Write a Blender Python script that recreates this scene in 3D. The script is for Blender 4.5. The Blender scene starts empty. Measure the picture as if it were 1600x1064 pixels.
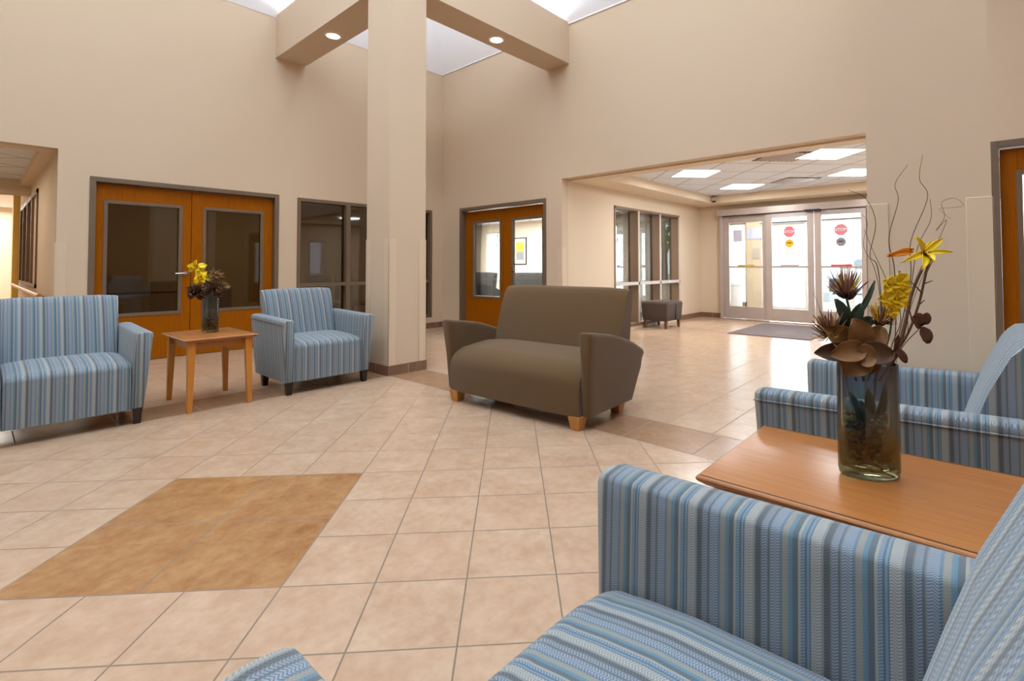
import bpy, bmesh, math, random
from mathutils import Vector, Matrix, Euler
R = math.radians
PI = math.pi
SC = bpy.context.scene
COL = SC.collection
random.seed(7)

# ------------------------------------------------------------------ camera
YAW, PITCH, ROLL, FPX, PX, PY = 0.71571, 0.0271941, -0.0029515, 779.8, 854.54, 394.05
cam_d = bpy.data.cameras.new('camera'); cam = bpy.data.objects.new('camera', cam_d); COL.objects.link(cam)
_F = Vector((0, math.cos(PITCH), math.sin(PITCH))); _r = Vector((1, 0, 0)); _u = _r.cross(_F)
_rr = math.cos(ROLL)*_r + math.sin(ROLL)*_u; _uu = -math.sin(ROLL)*_r + math.cos(ROLL)*_u
W = Matrix(((math.sin(YAW), math.cos(YAW), 0), (-math.cos(YAW), math.sin(YAW), 0), (0, 0, 1)))
_rr, _uu, _F = W@_rr, W@_uu, W@_F
cam.matrix_world = Matrix(((_rr.x, _uu.x, -_F.x, 0), (_rr.y, _uu.y, -_F.y, 0), (_rr.z, _uu.z, -_F.z, 1.13), (0, 0, 0, 1)))
cam_d.sensor_width = 36; cam_d.sensor_fit = 'HORIZONTAL'; cam_d.lens = FPX*36/1600
cam_d.shift_x = (800-PX)/1600; cam_d.shift_y = (PY-532)/1600; cam_d.clip_start = 0.02; cam_d.clip_end = 200
SC.camera = cam

# ------------------------------------------------------------------ light
wd = bpy.data.worlds.new('sky'); SC.world = wd; wd.use_nodes = True
_nt = wd.node_tree; _bg = _nt.nodes['Background']
_tc = _nt.nodes.new('ShaderNodeTexCoord'); _sx = _nt.nodes.new('ShaderNodeSeparateXYZ'); _cr = _nt.nodes.new('ShaderNodeValToRGB')
_nt.links.new(_tc.outputs['Generated'], _sx.inputs[0]); _nt.links.new(_sx.outputs['Z'], _cr.inputs[0])
_cr.color_ramp.elements[0].position = 0.0; _cr.color_ramp.elements[0].color = (1, 1, 1, 1)
_cr.color_ramp.elements[1].position = 0.6; _cr.color_ramp.elements[1].color = (.82, .9, 1, 1)
_nt.links.new(_cr.outputs[0], _bg.inputs['Color']); _bg.inputs['Strength'].default_value = 4.5
SC.view_settings.view_transform = 'Standard'; SC.view_settings.look = 'None'
SC.view_settings.gamma = 1; SC.view_settings.use_curve_mapping = False; SC.view_settings.exposure = 0.0

def area(name, loc, rot, sx, sy, power, color, spread=None):
    l = bpy.data.lights.new(name, 'AREA'); l.shape = 'RECTANGLE'; l.size = sx; l.size_y = sy; l.energy = power; l.color = color
    if spread: l.spread = spread
    o = bpy.data.objects.new(name, l); COL.objects.link(o); o.location = loc; o.rotation_euler = rot
    return o
area('skylight_daylight', (.7, 2.5, 7.3), (0, 0, 0), 6.4, 6.4, 115, (.82, .91, 1.0))
for _x, _y, _rz in ((.6, -1.3, 0), (.6, 6.1, 180), (-3.0, 2.4, -90), (4.2, 2.4, 90)):
    area('clerestory_daylight', (_x, _y, 7.55), (R(74), 0, R(_rz)), 6.0, 1.0, 74, (.74, .87, 1.0))
area('entrance_daylight', (12.95, 2.4, 1.35), (0, R(90), 0), 2.2, 3.6, 250, (.74, .87, 1.0))
area('office_window_daylight', (11.0, 9.6, 1.5), (0, R(90), 0), 1.6, 5.2, 480, (.92, .96, 1.0))
area('right_office_lamps', (8.2, 8.6, 2.38), (0, 0, 0), 3.0, 5.0, 680, (1, .96, .9))
area('hallway_lamps', (-.4, 10.2, 2.38), (0, 0, 0), 1.0, 3.5, 26, (1, .88, .68))
area('hallway_end_daylight', (-.6, 16.5, 2.5), (0, 0, 0), 2.5, 2.5, 200, (1, .97, .92))
area('vestibule_fill', (11.8, 2.6, 2.45), (0, 0, 0), 1.4, 3.6, 90, (1, .97, .92))  # added fill that brightens the cream vestibule wall
area('left_office_lamp', (3.0, 9.6, 2.45), (0, 0, 0), 1.2, .6, 16, (1, .9, .7))

# ------------------------------------------------------------------ material helpers
def lin(r, g, b):
    f = lambda c: (c/255/12.92) if c/255 <= .04045 else ((c/255+.055)/1.055)**2.4
    return (f(r), f(g), f(b), 1)
class NT:
    def __init__(s, name):
        s.m = bpy.data.materials.new(name); s.m.use_nodes = True; s.t = s.m.node_tree
        s.b = s.t.nodes['Principled BSDF']; s.out = s.t.nodes['Material Output']
    def n(s, typ, **kw):
        x = s.t.nodes.new(typ)
        for k, v in kw.items(): setattr(x, k, v)
        return x
    def put(s, sock, v):
        if v is None: return
        if isinstance(v, bpy.types.NodeSocket): s.t.links.new(v, sock)
        else: sock.default_value = v
    def M(s, op, a, b=None, c=None):
        x = s.n('ShaderNodeMath', operation=op); s.put(x.inputs[0], a); s.put(x.inputs[1], b); s.put(x.inputs[2], c); return x.outputs[0]
    def mix(s, f, a, b, mode='MIX'):
        x = s.n('ShaderNodeMix', data_type='RGBA', blend_type=mode); s.put(x.inputs[0], f); s.put(x.inputs[6], a); s.put(x.inputs[7], b); return x.outputs[2]
    def noise(s, vec, scale, detail=3, rough=.5):
        x = s.n('ShaderNodeTexNoise'); s.put(x.inputs['Vector'], vec); x.inputs['Scale'].default_value = scale; x.inputs['Detail'].default_value = detail; x.inputs['Roughness'].default_value = rough; return x.outputs['Fac']
    def coord(s, which='Object'): return s.n('ShaderNodeTexCoord').outputs[which]
    def sep(s, v):
        x = s.n('ShaderNodeSeparateXYZ'); s.put(x.inputs[0], v); return x.outputs
    def comb(s, a, b, c=0.0):
        x = s.n('ShaderNodeCombineXYZ'); s.put(x.inputs[0], a); s.put(x.inputs[1], b); s.put(x.inputs[2], c); return x.outputs[0]
    def scale(s, v, k):
        x = s.n('ShaderNodeMapping'); s.put(x.inputs[0], v); x.inputs['Scale'].default_value = k; return x.outputs[0]
    def rng(s, v, a, b, c=0.0, d=1.0):
        x = s.n('ShaderNodeMapRange'); s.put(x.inputs[0], v)
        for i, q in enumerate((a, b, c, d)): s.put(x.inputs[i+1], q)
        return x.outputs[0]
    def bump(s, h, st=.2, dist=.01):
        x = s.n('ShaderNodeBump'); s.put(x.inputs['Height'], h); x.inputs['Strength'].default_value = st; x.inputs['Distance'].default_value = dist
        s.t.links.new(x.outputs[0], s.b.inputs['Normal'])
    def fin(s, col=None, rough=None, metal=None, spec=None):
        s.put(s.b.inputs['Base Color'], col); s.put(s.b.inputs['Roughness'], rough); s.put(s.b.inputs['Metallic'], metal); s.put(s.b.inputs['Specular IOR Level'], spec); return s.m

def plain(name, c, rough=.5, metal=0., spec=.5, var=.06, sc=6.):
    t = NT(name); f = t.noise(t.coord(), sc, 4)
    c = lin(*c); d = tuple(x*(1-var*2) for x in c[:3])+(1,)
    return t.fin(t.mix(f, d, tuple(min(1, x*(1+var)) for x in c[:3])+(1,)), rough, metal, spec)
def paint(name, c, rough=.75):
    t = NT(name); o = t.coord(); f = t.noise(o, 1.2, 3); c = lin(*c)
    t.bump(t.noise(o, 220, 2), .04, .002)
    return t.fin(t.mix(f, tuple(x*.965 for x in c[:3])+(1,), c), rough, 0., .3)
def emit(name, c, st):
    t = NT(name); c = lin(*c); t.b.inputs['Emission Color'].default_value = c; t.b.inputs['Emission Strength'].default_value = st
    return t.fin(c, .5)
def glass(name, tint, gloss=.1, rough=.02):
    t = NT(name); tr = t.n('ShaderNodeBsdfTransparent'); gl = t.n('ShaderNodeBsdfGlossy'); mx = t.n('ShaderNodeMixShader')
    tr.inputs[0].default_value = tint; gl.inputs['Roughness'].default_value = rough
    lw = t.n('ShaderNodeLayerWeight'); lw.inputs['Blend'].default_value = .25
    t.put(mx.inputs[0], t.rng(lw.outputs['Fresnel'], 0., 1., gloss, .9)); t.put(mx.inputs[1], tr.outputs[0]); t.put(mx.inputs[2], gl.outputs[0])
    t.put(t.out.inputs['Surface'], mx.outputs[0]); return t.m
def wood(name, a, b, axis=0, rough=.35, sc=1.0, spec=.4):
    t = NT(name); k = [22*sc]*3; k[axis] = 1.4*sc
    o = t.coord(); f = t.noise(t.scale(o, tuple(k)), 3.0, 6, .65)
    k2 = [90*sc]*3; k2[axis] = 3*sc; g = t.noise(t.scale(o, tuple(k2)), 3.0, 3)
    c = t.mix(t.rng(f, .3, .7), lin(*a), lin(*b)); c = t.mix(t.M('MULTIPLY', g, .25), c, lin(*[x*.75 for x in a]))
    return t.fin(c, rough, 0., spec)

MT = {}
MT['wall'] = paint('wall_paint', (210, 188, 163))
MT['wall_cream'] = paint('entry_wall_paint', (218, 200, 176))
MT['white_ceiling'] = paint('white_ceiling_paint', (248, 249, 255))
MT['soffit'] = paint('soffit_paint', (225, 206, 180))
MT['guard'] = plain('corner_guard_vinyl', (213, 192, 166), .4, 0., .4, .01)
MT['frame'] = plain('taupe_metal_frame', (112, 93, 75), .45)
MT['frame_dark'] = plain('brown_mullion', (124, 98, 76), .5)
MT['frame_light'] = plain('pale_frame_edge', (196, 182, 172), .4)
MT['alum'] = plain('anodised_aluminium', (190, 176, 168), .35, .35)
MT['pale_alum'] = plain('blown_out_aluminium', (232, 228, 228), .4, .1)  # whitened to imitate outer door frames blown out by daylight
MT['chrome'] = plain('satin_metal', (190, 186, 182), .25, 1.)
MT['dark_metal'] = plain('dark_bronze', (70, 62, 54), .35, .6)
MT['black'] = plain('black_plastic', (22, 21, 22), .5)
MT['glass'] = glass('clear_glass', (.93, .96, .96, 1), .03)
MT['tint_glass'] = glass('tinted_glass', (.5, .43, .28, 1), .06, .03)
MT['door_v'] = wood('honey_oak_door', (164, 92, 3), (142, 76, 1), 2, .38, 1.0, .12)
MT['table'] = wood('light_oak_laminate', (178, 116, 64), (156, 96, 48), 1, .28)
MT['table_v'] = wood('oak_legs', (206, 136, 56), (184, 114, 40), 2, .35)
MT['leg_dark'] = plain('espresso_leg', (34, 22, 20), .35)
MT['leg_oak'] = wood('honey_leg', (200, 140, 74), (178, 116, 54), 2, .4)
MT['brown_fabric'] = None

def ceiling_tiles():
    t = NT('acoustic_ceiling_tile'); o = t.coord(); s = t.sep(o); r = .70710678
    u = t.M('MULTIPLY', t.M('ADD', s[0], s[1]), r); v = t.M('MULTIPLY', t.M('SUBTRACT', s[1], s[0]), r)
    def g(u, off): return t.M('ABSOLUTE', t.M('SUBTRACT', t.M('FRACT', t.M('DIVIDE', t.M('SUBTRACT', u, off), .61)), .5))
    d = t.M('MAXIMUM', g(u, .05), g(v, .1)); line = t.M('GREATER_THAN', d, .483)
    sp = t.noise(o, 90, 2); c = t.mix(t.rng(sp, .35, .6), lin(216, 219, 226), lin(234, 238, 246))
    c = t.mix(line, c, lin(170, 165, 165)); t.bump(d, .2, .01)
    return t.fin(c, .9, 0., .1)
MT['ceil_tile'] = ceiling_tiles()

def floor_tiles():
    t = NT('ceramic_floor_tile'); o = t.coord(); s = t.sep(o); r = .70710678
    X, Y = t.M('SUBTRACT', s[0], .735), t.M('SUBTRACT', s[1], 2.575)
    p = t.M('MULTIPLY', t.M('ADD', X, Y), r); q = t.M('MULTIPLY', t.M('SUBTRACT', Y, X), r)
    def dist(u, pitch, off):   # distance to the nearest joint line
        a = t.M('FRACT', t.M('ADD', t.M('DIVIDE', t.M('SUBTRACT', u, off), pitch), .5)); return t.M('MULTIPLY', t.M('ABSOLUTE', t.M('SUBTRACT', a, .5)), pitch)
    def cell(u, pitch, off): return t.M('FLOOR', t.M('DIVIDE', t.M('SUBTRACT', u, off), pitch))
    H = .487
    din = t.M('MINIMUM', dist(p, .3247, H), dist(q, .3247, H))
    dac = t.M('MINIMUM', dist(p, H, 0.), dist(q, H, 0.))
    acc = t.M('LESS_THAN', t.M('MAXIMUM', t.M('ABSOLUTE', p), t.M('ABSOLUTE', q)), H)
    dx, dy = t.M('ABSOLUTE', t.M('SUBTRACT', s[0], .72)), t.M('ABSOLUTE', t.M('SUBTRACT', s[1], 2.52)); dm = t.M('MAXIMUM', dx, dy)
    inner = t.M('LESS_THAN', dm, 2.12); outer = t.M('GREATER_THAN', dm, 2.55)
    band = t.M('SUBTRACT', t.M('SUBTRACT', 1., inner), outer)
    horiz = t.M('GREATER_THAN', dy, dx)
    dband = t.M('ADD', t.M('MULTIPLY', dist(s[0], .5, .2), horiz), t.M('MULTIPLY', dist(s[1], .5, .325), t.M('SUBTRACT', 1., horiz)))
    dout = t.M('MINIMUM', dist(s[0], .335, 3.28), dist(s[1], .335, 1.717))
    edge = t.M('MINIMUM', t.M('ABSOLUTE', t.M('SUBTRACT', dm, 2.12)), t.M('ABSOLUTE', t.M('SUBTRACT', dm, 2.55)))
    def sel(f, a, b): return t.M('ADD', t.M('MULTIPLY', f, a), t.M('MULTIPLY', t.M('SUBTRACT', 1., f), b))
    d = sel(acc, dac, din); d = sel(inner, d, sel(band, dband, dout)); d = t.M('MINIMUM', d, edge)
    grout = t.rng(d, .0022, .0038, 1., 0.)
    wn = t.n('ShaderNodeTexWhiteNoise'); wn.noise_dimensions = '3D'
    t.put(wn.inputs['Vector'], t.comb(sel(inner, cell(p, .3247, H), cell(s[0], .335, 3.28)), sel(inner, cell(q, .3247, H), cell(s[1], .335, 1.717)), inner))
    rnd = wn.outputs['Value']
    off = t.n('ShaderNodeVectorMath', operation='ADD'); t.put(off.inputs[0], o); sc = t.n('ShaderNodeVectorMath', operation='SCALE'); t.put(sc.inputs[0], wn.outputs['Color']); sc.inputs['Scale'].default_value = 9.; t.put(off.inputs[1], sc.outputs[0])
    n1 = t.noise(off.outputs[0], 5.5, 5, .62); n2 = t.noise(off.outputs[0], 22, 4, .6)
    m = t.rng(t.M('ADD', t.M('MULTIPLY', n1, .7), t.M('MULTIPLY', n2, .3)), .3, .7)
    cl = t.mix(m, lin(172, 138, 111), lin(194, 167, 142)); cl = t.mix(t.M('MULTIPLY', rnd, .25), cl, lin(184, 149, 122))
    ca = t.mix(m, lin(142, 93, 53), lin(174, 132, 90))
    cb = t.mix(m, lin(142, 104, 77), lin(163, 128, 99))
    c = t.mix(inner, t.mix(band, cl, cb), t.mix(acc, cl, ca))
    c = t.mix(grout, c, lin(128, 108, 90))
    t.bump(t.M('ADD', t.M('MULTIPLY', grout, -1.), t.M('MULTIPLY', n2, .06)), .35, .003)
    t.b.inputs['Coat Weight'].default_value = .0
    return t.fin(c, t.M('ADD', .23, t.M('MULTIPLY', grout, .5)), 0., .5)
MT['floor'] = floor_tiles()

def base_tile():
    t = NT('brown_base_tile'); o = t.coord(); s = t.sep(o)
    def ln(u): return t.M('GREATER_THAN', t.M('ABSOLUTE', t.M('SUBTRACT', t.M('FRACT', t.M('DIVIDE', t.M('ADD', u, .07), .3)), .5)), .488)
    n = t.noise(o, 9, 4); c = t.mix(n, lin(104, 74, 56), lin(140, 106, 84))
    g = t.n('ShaderNodeNewGeometry'); ns = t.sep(g.outputs['Normal'])
    fx = t.M('MULTIPLY', ln(s[0]), t.M('GREATER_THAN', t.M('ABSOLUTE', ns[1]), .5)); fy = t.M('MULTIPLY', ln(s[1]), t.M('GREATER_THAN', t.M('ABSOLUTE', ns[0]), .5))
    return t.fin(t.mix(t.M('MAXIMUM', fx, fy), c, lin(176, 156, 138)), .35, 0., .5)
MT['base'] = base_tile()

def stripes():
    t = NT('striped_chevron_upholstery'); s = t.sep(t.coord('UV')); u, v = s[0], s[1]
    f = t.M('FRACT', t.M('DIVIDE', u, .111))
    seq = [(0, (84, 128, 148)), (.035, (84, 94, 104)), (.11, (160, 158, 146)), (.15, (106, 134, 156)), (.21, (76, 96, 114)), (.235, (112, 142, 164)), (.27, (96, 104, 110)),
           (.29, (160, 160, 154)), (.43, (132, 134, 130)), (.465, (72, 80, 88)), (.55, (106, 108, 102)), (.57, (114, 126, 140)), (.66, (82, 94, 106)), (.69, (120, 126, 128)), (.71, (122, 136, 154)), (.84, (86, 114, 136)), (.88, (144, 142, 132)), (.965, (98, 128, 148))]
    # which strands carry the woven chevron
    cr = t.n('ShaderNodeValToRGB'); cr.color_ramp.interpolation = 'CONSTANT'; e = cr.color_ramp.elements
    e[0].position = 0; e[0].color = lin(*seq[0][1]); e[1].position = seq[1][0]; e[1].color = lin(*seq[1][1])
    for p, c in seq[2:]: x = e.new(p); x.color = lin(*c)
    t.put(cr.inputs[0], f)
    ck = t.n('ShaderNodeValToRGB'); ck.color_ramp.interpolation = 'CONSTANT'; e = ck.color_ramp.elements
    e[0].position = 0; e[0].color = (.1,)*3+(1,); e[1].position = .15; e[1].color = (.7,)*3+(1,)
    for p, a in ((.21, .15), (.29, .8), (.43, .25), (.57, .8), (.66, .2), (.71, .9), (.84, .5), (.88, .2)): x = e.new(p); x.color = (a,)*3+(1,)
    t.put(ck.inputs[0], f)
    tri = t.M('ABSOLUTE', t.M('SUBTRACT', t.M('FRACT', t.M('DIVIDE', u, .0125)), .5))
    ch = t.M('FRACT', t.M('ADD', t.M('DIVIDE', v, .0052), t.M('MULTIPLY', tri, 1.7)))
    cv = t.M('GREATER_THAN', ch, .5)
    dk = t.mix(1., cr.outputs[0], (.4, .43, .48, 1), 'MULTIPLY')
    lt = t.mix(.42, cr.outputs[0], (.72, .78, .84, 1))
    pat = t.mix(cv, dk, lt)
    fac = t.M('MULTIPLY', t.sep(ck.outputs[0])[0], .62)
    c = t.mix(fac, cr.outputs[0], pat); wv = t.noise(t.coord('UV'), 700, 2)
    c = t.mix(t.M('MULTIPLY', wv, .18), c, lin(70, 84, 96)); c = t.mix(.16, c, lin(112, 118, 122))
    t.bump(t.M('ADD', wv, t.M('MULTIPLY', cv, .5)), .25, .001)
    t.b.inputs['Sheen Weight'].default_value = .25
    return t.fin(c, .85, 0., .2)
MT['stripe'] = stripes()
def fabric(name, a, b):
    t = NT(name); o = t.coord(); f = t.noise(o, 420, 2); g = t.noise(o, 3, 3)
    c = t.mix(f, lin(*a), lin(*b)); c = t.mix(t.M('MULTIPLY', g, .3), c, lin(*[x*.9 for x in a])); t.bump(f, .3, .001)
    t.b.inputs['Sheen Weight'].default_value = .25
    return t.fin(c, .9, 0., .2)
MT['brown_fabric'] = fabric('taupe_brown_upholstery', (86, 62, 35), (106, 80, 50))
MT['grey_fabric'] = fabric('dark_grey_upholstery', (36, 33, 32), (50, 46, 44))
def ottoman_fabric():
    t = NT('ribbed_grey_brown_fabric'); s = t.sep(t.coord()); w = t.M('GREATER_THAN', t.M('FRACT', t.M('DIVIDE', s[2], .03)), .5)
    return t.fin(t.mix(t.M('MULTIPLY', w, .35), lin(92, 78, 72), lin(60, 50, 46)), .9, 0., .2)
MT['ottoman'] = ottoman_fabric()
def mat_mat():
    t = NT('entrance_carpet'); o = t.coord(); f = t.noise(o, 160, 3); s = t.sep(o); w = t.M('GREATER_THAN', t.M('FRACT', t.M('DIVIDE', s[0], .03)), .5)
    c = t.mix(f, lin(92, 78, 76), lin(124, 108, 106)); c = t.mix(t.M('MULTIPLY', w, .2), c, lin(70, 60, 60)); t.bump(f, .4, .004); return t.fin(c, .8, 0., .2)
MT['carpet'] = mat_mat()
MT['office_carpet'] = plain('office_carpet', (122, 112, 100), .95, 0., .1, .1, 90)

# ------------------------------------------------------------------ mesh helpers
class MB:
    def __init__(s): s.v = []; s.f = []; s.uv = None
    def box(s, x0, y0, z0, x1, y1, z1):
        if x0 > x1: x0, x1 = x1, x0
        if y0 > y1: y0, y1 = y1, y0
        if z0 > z1: z0, z1 = z1, z0
        b = len(s.v); s.v += [(x, y, z) for z in (z0, z1) for y in (y0, y1) for x in (x0, x1)]
        s.f += [tuple(b+i for i in q) for q in ((0, 2, 3, 1), (4, 5, 7, 6), (0, 1, 5, 4), (2, 6, 7, 3), (0, 4, 6, 2), (1, 3, 7, 5))]; return s
    def loft(s, rings, cap=True, closed=True):
        b = len(s.v); n = len(rings[0])
        for r in rings: s.v += [tuple(p) for p in r]
        for i in range(len(rings)-1):
            for j in range(n if closed else n-1):
                k = (j+1) % n; s.f.append((b+i*n+j, b+i*n+k, b+(i+1)*n+k, b+(i+1)*n+j))
        if cap: s.f.append(tuple(b+j for j in range(n))[::-1]); s.f.append(tuple(b+(len(rings)-1)*n+j for j in range(n)))
        return s
    def tube(s, pts, rad, n=6, cap=True):
        pts = [Vector(p) for p in pts]; rings = []
        up = Vector((0, 0, 1)); prev = None
        for i, p in enumerate(pts):
            d = (pts[min(i+1, len(pts)-1)]-pts[max(i-1, 0)])
            d = d.normalized() if d.length > 1e-9 else Vector((0, 0, 1))
            if prev is None: a = d.orthogonal().normalized()
            else: a = (prev - d*prev.dot(d)); a = a.normalized() if a.length > 1e-6 else d.orthogonal().normalized()
            prev = a; c = d.cross(a); r = rad[i] if isinstance(rad, (list, tuple)) else rad
            rings.append([p + r*(math.cos(2*PI*k/n)*a + math.sin(2*PI*k/n)*c) for k in range(n)])
        return s.loft(rings, cap)
    def ell(s, c, r, nu=12, nv=8, jit=0.):
        rings = []
        for i in range(1, nv):
            th = PI*i/nv; rings.append([(c[0]+r[0]*math.sin(th)*math.cos(2*PI*j/nu)*(1+random.uniform(-jit, jit)), c[1]+r[1]*math.sin(th)*math.sin(2*PI*j/nu)*(1+random.uniform(-jit, jit)), c[2]-r[2]*math.cos(th)) for j in range(nu)])
        b = len(s.v); s.loft(rings, False); e = len(s.v); s.v += [(c[0], c[1], c[2]-r[2]), (c[0], c[1], c[2]+r[2])]
        for j in range(nu): s.f.append((e, b+(j+1) % nu, b+j)); s.f.append((e+1, b+(nv-2)*nu+j, b+(nv-2)*nu+(j+1) % nu))
        return s
    def cyl(s, a, b, r, n=16, r2=None): return s.tube([a, b], [r, r if r2 is None else r2], n)
    def xf(s, M, i0=0):
        for i in range(i0, len(s.v)): s.v[i] = tuple(M @ Vector(s.v[i]))
        return s
    def build(s, name, mat, parent=None, bevel=0, seg=2, smooth=False, sub=0, uv=None, solid=0, angle=40):
        me = bpy.data.meshes.new(name); me.from_pydata(s.v, [], s.f)
        bm = bmesh.new(); bm.from_mesh(me); bmesh.ops.recalc_face_normals(bm, faces=bm.faces); bm.to_mesh(me); bm.free(); me.update()
        if uv:
            ul = me.uv_layers.new(name='UVMap')
            for p in me.polygons:
                for li in p.loop_indices:
                    co = me.vertices[me.loops[li].vertex_index].co; ul.data[li].uv = uv(co, p.normal)
        o = bpy.data.objects.new(name, me); COL.objects.link(o); me.materials.append(mat)
        if parent: o.parent = parent
        if solid: m = o.modifiers.new('solid', 'SOLIDIFY'); m.thickness = solid; m.offset = 0
        if bevel: m = o.modifiers.new('bevel', 'BEVEL'); m.width = bevel; m.segments = seg; m.limit_method = 'ANGLE'; m.angle_limit = R(35); m.harden_normals = False
        if sub: m = o.modifiers.new('sub', 'SUBSURF'); m.levels = sub; m.render_levels = sub
        if smooth or bevel or sub:
            for p in me.polygons: p.use_smooth = True
            if not sub:
                try: me.set_sharp_from_angle(angle=R(angle))
                except Exception: pass
        return o
def box(*a): return MB().box(*a)
def thing(name, label=None, cat=None, loc=(0, 0, 0), rz=0, group=None, kind=None):
    o = bpy.data.objects.new(name, None); COL.objects.link(o); o.location = loc; o.rotation_euler = (0, 0, rz); o.empty_display_size = .1
    return tag(o, label, cat, group, kind)
def tag(o, label=None, cat=None, group=None, kind=None):
    if label: o['label'] = label
    if cat: o['category'] = cat
    if group: o['group'] = group
    if kind: o['kind'] = kind
    return o
def struct(name, mb, mat, **kw): return tag(mb.build(name, mat, **kw), kind='structure')
def copy_tree(o, parent=None):
    c = o.copy(); COL.objects.link(c)
    if parent: c.parent = parent
    for ch in list(o.children): copy_tree(ch, c)
    return c
def spline(pts, n=6):
    pts = [Vector(p) for p in pts]; P = [2*pts[0]-pts[1]]+pts+[2*pts[-1]-pts[-2]]; out = []
    for i in range(1, len(P)-2):
        for k in range(n):
            t = k/n; a, b, c, d = P[i-1:i+3]; out.append(.5*((2*b)+(c-a)*t+(2*a-5*b+4*c-d)*t*t+(3*b-a-3*c+d)*t**3))
    return out+[pts[-1]]

# ------------------------------------------------------------------ the setting
ZW = 4.72            # top of the painted walls
ZO = 2.43            # head of the openings
struct('floor', box(-4.6, -3, -.1, 12.9, 18.2, 0), MT['floor'])
wa = MB()
wa.box(-4.6, 7.6, 0, -1.35, 7.75, ZW).box(-1.35, 7.6, ZO, .59, 7.75, ZW).box(.59, 7.6, 0, .852, 7.75, ZW).box(.852, 7.6, 2.165, 2.872, 7.75, ZW)
wa.box(2.872, 7.6, 0, 3.127, 7.75, ZW).box(3.127, 7.6, 0, 5.523, 7.75, .2).box(3.127, 7.6, 2.15, 5.523, 7.75, ZW).box(5.523, 7.6, 0, 5.9, 7.75, ZW)
struct('wall_left', wa, MT['wall'])
wb = MB()
wb.box(5.75, 7.076, 0, 5.9, 7.6, ZW).box(5.75, 5.01, 2.17, 5.9, 7.076, ZW).box(5.75, 4.7, 0, 5.9, 5.01, ZW).box(5.75, .25, ZO, 5.9, 4.7, ZW)
wb.box(5.75, -.08, 0, 5.9, .25, ZW).box(5.75, -2.2, 2.19, 5.9, -.08, ZW).box(5.75, -3.0, 0, 5.9, -2.2, ZW)
struct('wall_right', wb, MT['wall'])
MT['rear'] = paint('rear_wall_bounce_cut', (168, 134, 100))  # unseen rear walls darkened to cut bounce onto faces towards the camera
struct('wall_rear_left', box(-4.6, -2.9, 0, -4.45, 7.6, ZW), MT['rear'])
struct('wall_rear_right', box(-4.6, -3.0, 0, 5.75, -2.85, ZW), MT['rear'])
# white light well rising from the wall tops to the skylight
lw = MB(); a = (-4.45, -2.85, 5.75, 7.6); b = (-3.3, -1.6, 4.5, 6.4); Z2 = 7.0
ring = lambda q, z: [(q[0], q[1], z), (q[2], q[1], z), (q[2], q[3], z), (q[0], q[3], z)]
lw.loft([ring(a, ZW), ring(b, Z2)], cap=False)
lw.box(-4.6, -3.0, ZW, -4.44, 7.75, ZW+.03).box(5.74, -3.0, ZW, 5.9, 7.75, ZW+.03)
struct('ceiling', lw, MT['white_ceiling'], solid=.02)
sk = thing('window_1', kind='structure'); Z3 = 8.2
g = MB()
for k in range(6):
    x = b[0]+(b[2]-b[0])*k/5; y = b[1]+(b[3]-b[1])*k/5
    g.box(x-.03, b[1], Z3, x+.03, b[3], Z3+.08).box(b[0], y-.03, Z3, b[2], y+.03, Z3+.08)
    for yy in (b[1], b[3]): g.box(x-.03, yy-.03, Z2, x+.03, yy+.03, Z3)
    for xx in (b[0], b[2]): g.box(xx-.03, y-.03, Z2, xx+.03, y+.03, Z3)
g.build('skylight_frame', MT['frame_light'], sk); box(b[0], b[1], Z3+.03, b[2], b[3], Z3+.035).build('glass_pane', MT['glass'], sk)
for q in ((b[0], b[1], b[2], b[1]+.006), (b[0], b[3]-.006, b[2], b[3]), (b[0], b[1], b[0]+.006, b[3]), (b[2]-.006, b[1], b[2], b[3])): box(q[0], q[1], Z2, q[2], q[3], Z3).build('glass_pane', MT['glass'], sk)

def column(x0, y0, name='column'):
    c = thing(name, kind='structure', loc=(x0, y0, 0)); w = .45
    box(0, 0, 0, w, w, 6.95).build('shaft', MT['wall'], c)
    bb = MB().box(-.012, -.012, 0, w+.012, w+.012, .1); bb.v = [(x, y, z) for x, y, z in bb.v]; bb.build('base_tile', MT['base'], c)
    for sx in (0, 1):
        for sy in (0, 1):
            X, Y = sx*w, sy*w; dx, dy = (1 if sx else -1), (1 if sy else -1); t = .006; L = .085
            m = MB().box(X+dx*t, Y+dy*t, .1, X-dx*L, Y-dy*.0, 1.42).box(X+dx*t, Y+dy*t, .1, X-dx*.0, Y-dy*L, 1.42)
            m.build('corner_guard', MT['guard'], c, bevel=.002)
    return c
for x0 in (2.83, -1.84):
    for y0 in (4.63, -.04): column(x0, y0)
def beam(x0, y0, x1, y1): return struct('beam', box(x0, y0, 4.13, x1, y1, 4.75), MT['wall'])
beam(2.805, 5.08, 3.22, 7.6); beam(3.28, 4.555, 5.75, 4.99); beam(-1.84, 5.08, -1.42, 7.6); beam(3.28, -.02, 5.75, .41)
for _i, (_x, _y, _sx, _sy) in enumerate(((3.01, 6.3, .3, 2.3), (4.5, 4.77, 2.3, .3), (-1.63, 6.3, .3, 2.3), (4.5, .2, 2.3, .3))):
    area('beam_top_fill', (_x, _y, 4.8), (R(180), 0, 0), _sx, _sy, 26, (.86, .92, 1.0))  # added unseen fill above the beams, brightening the white ceiling well
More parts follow.
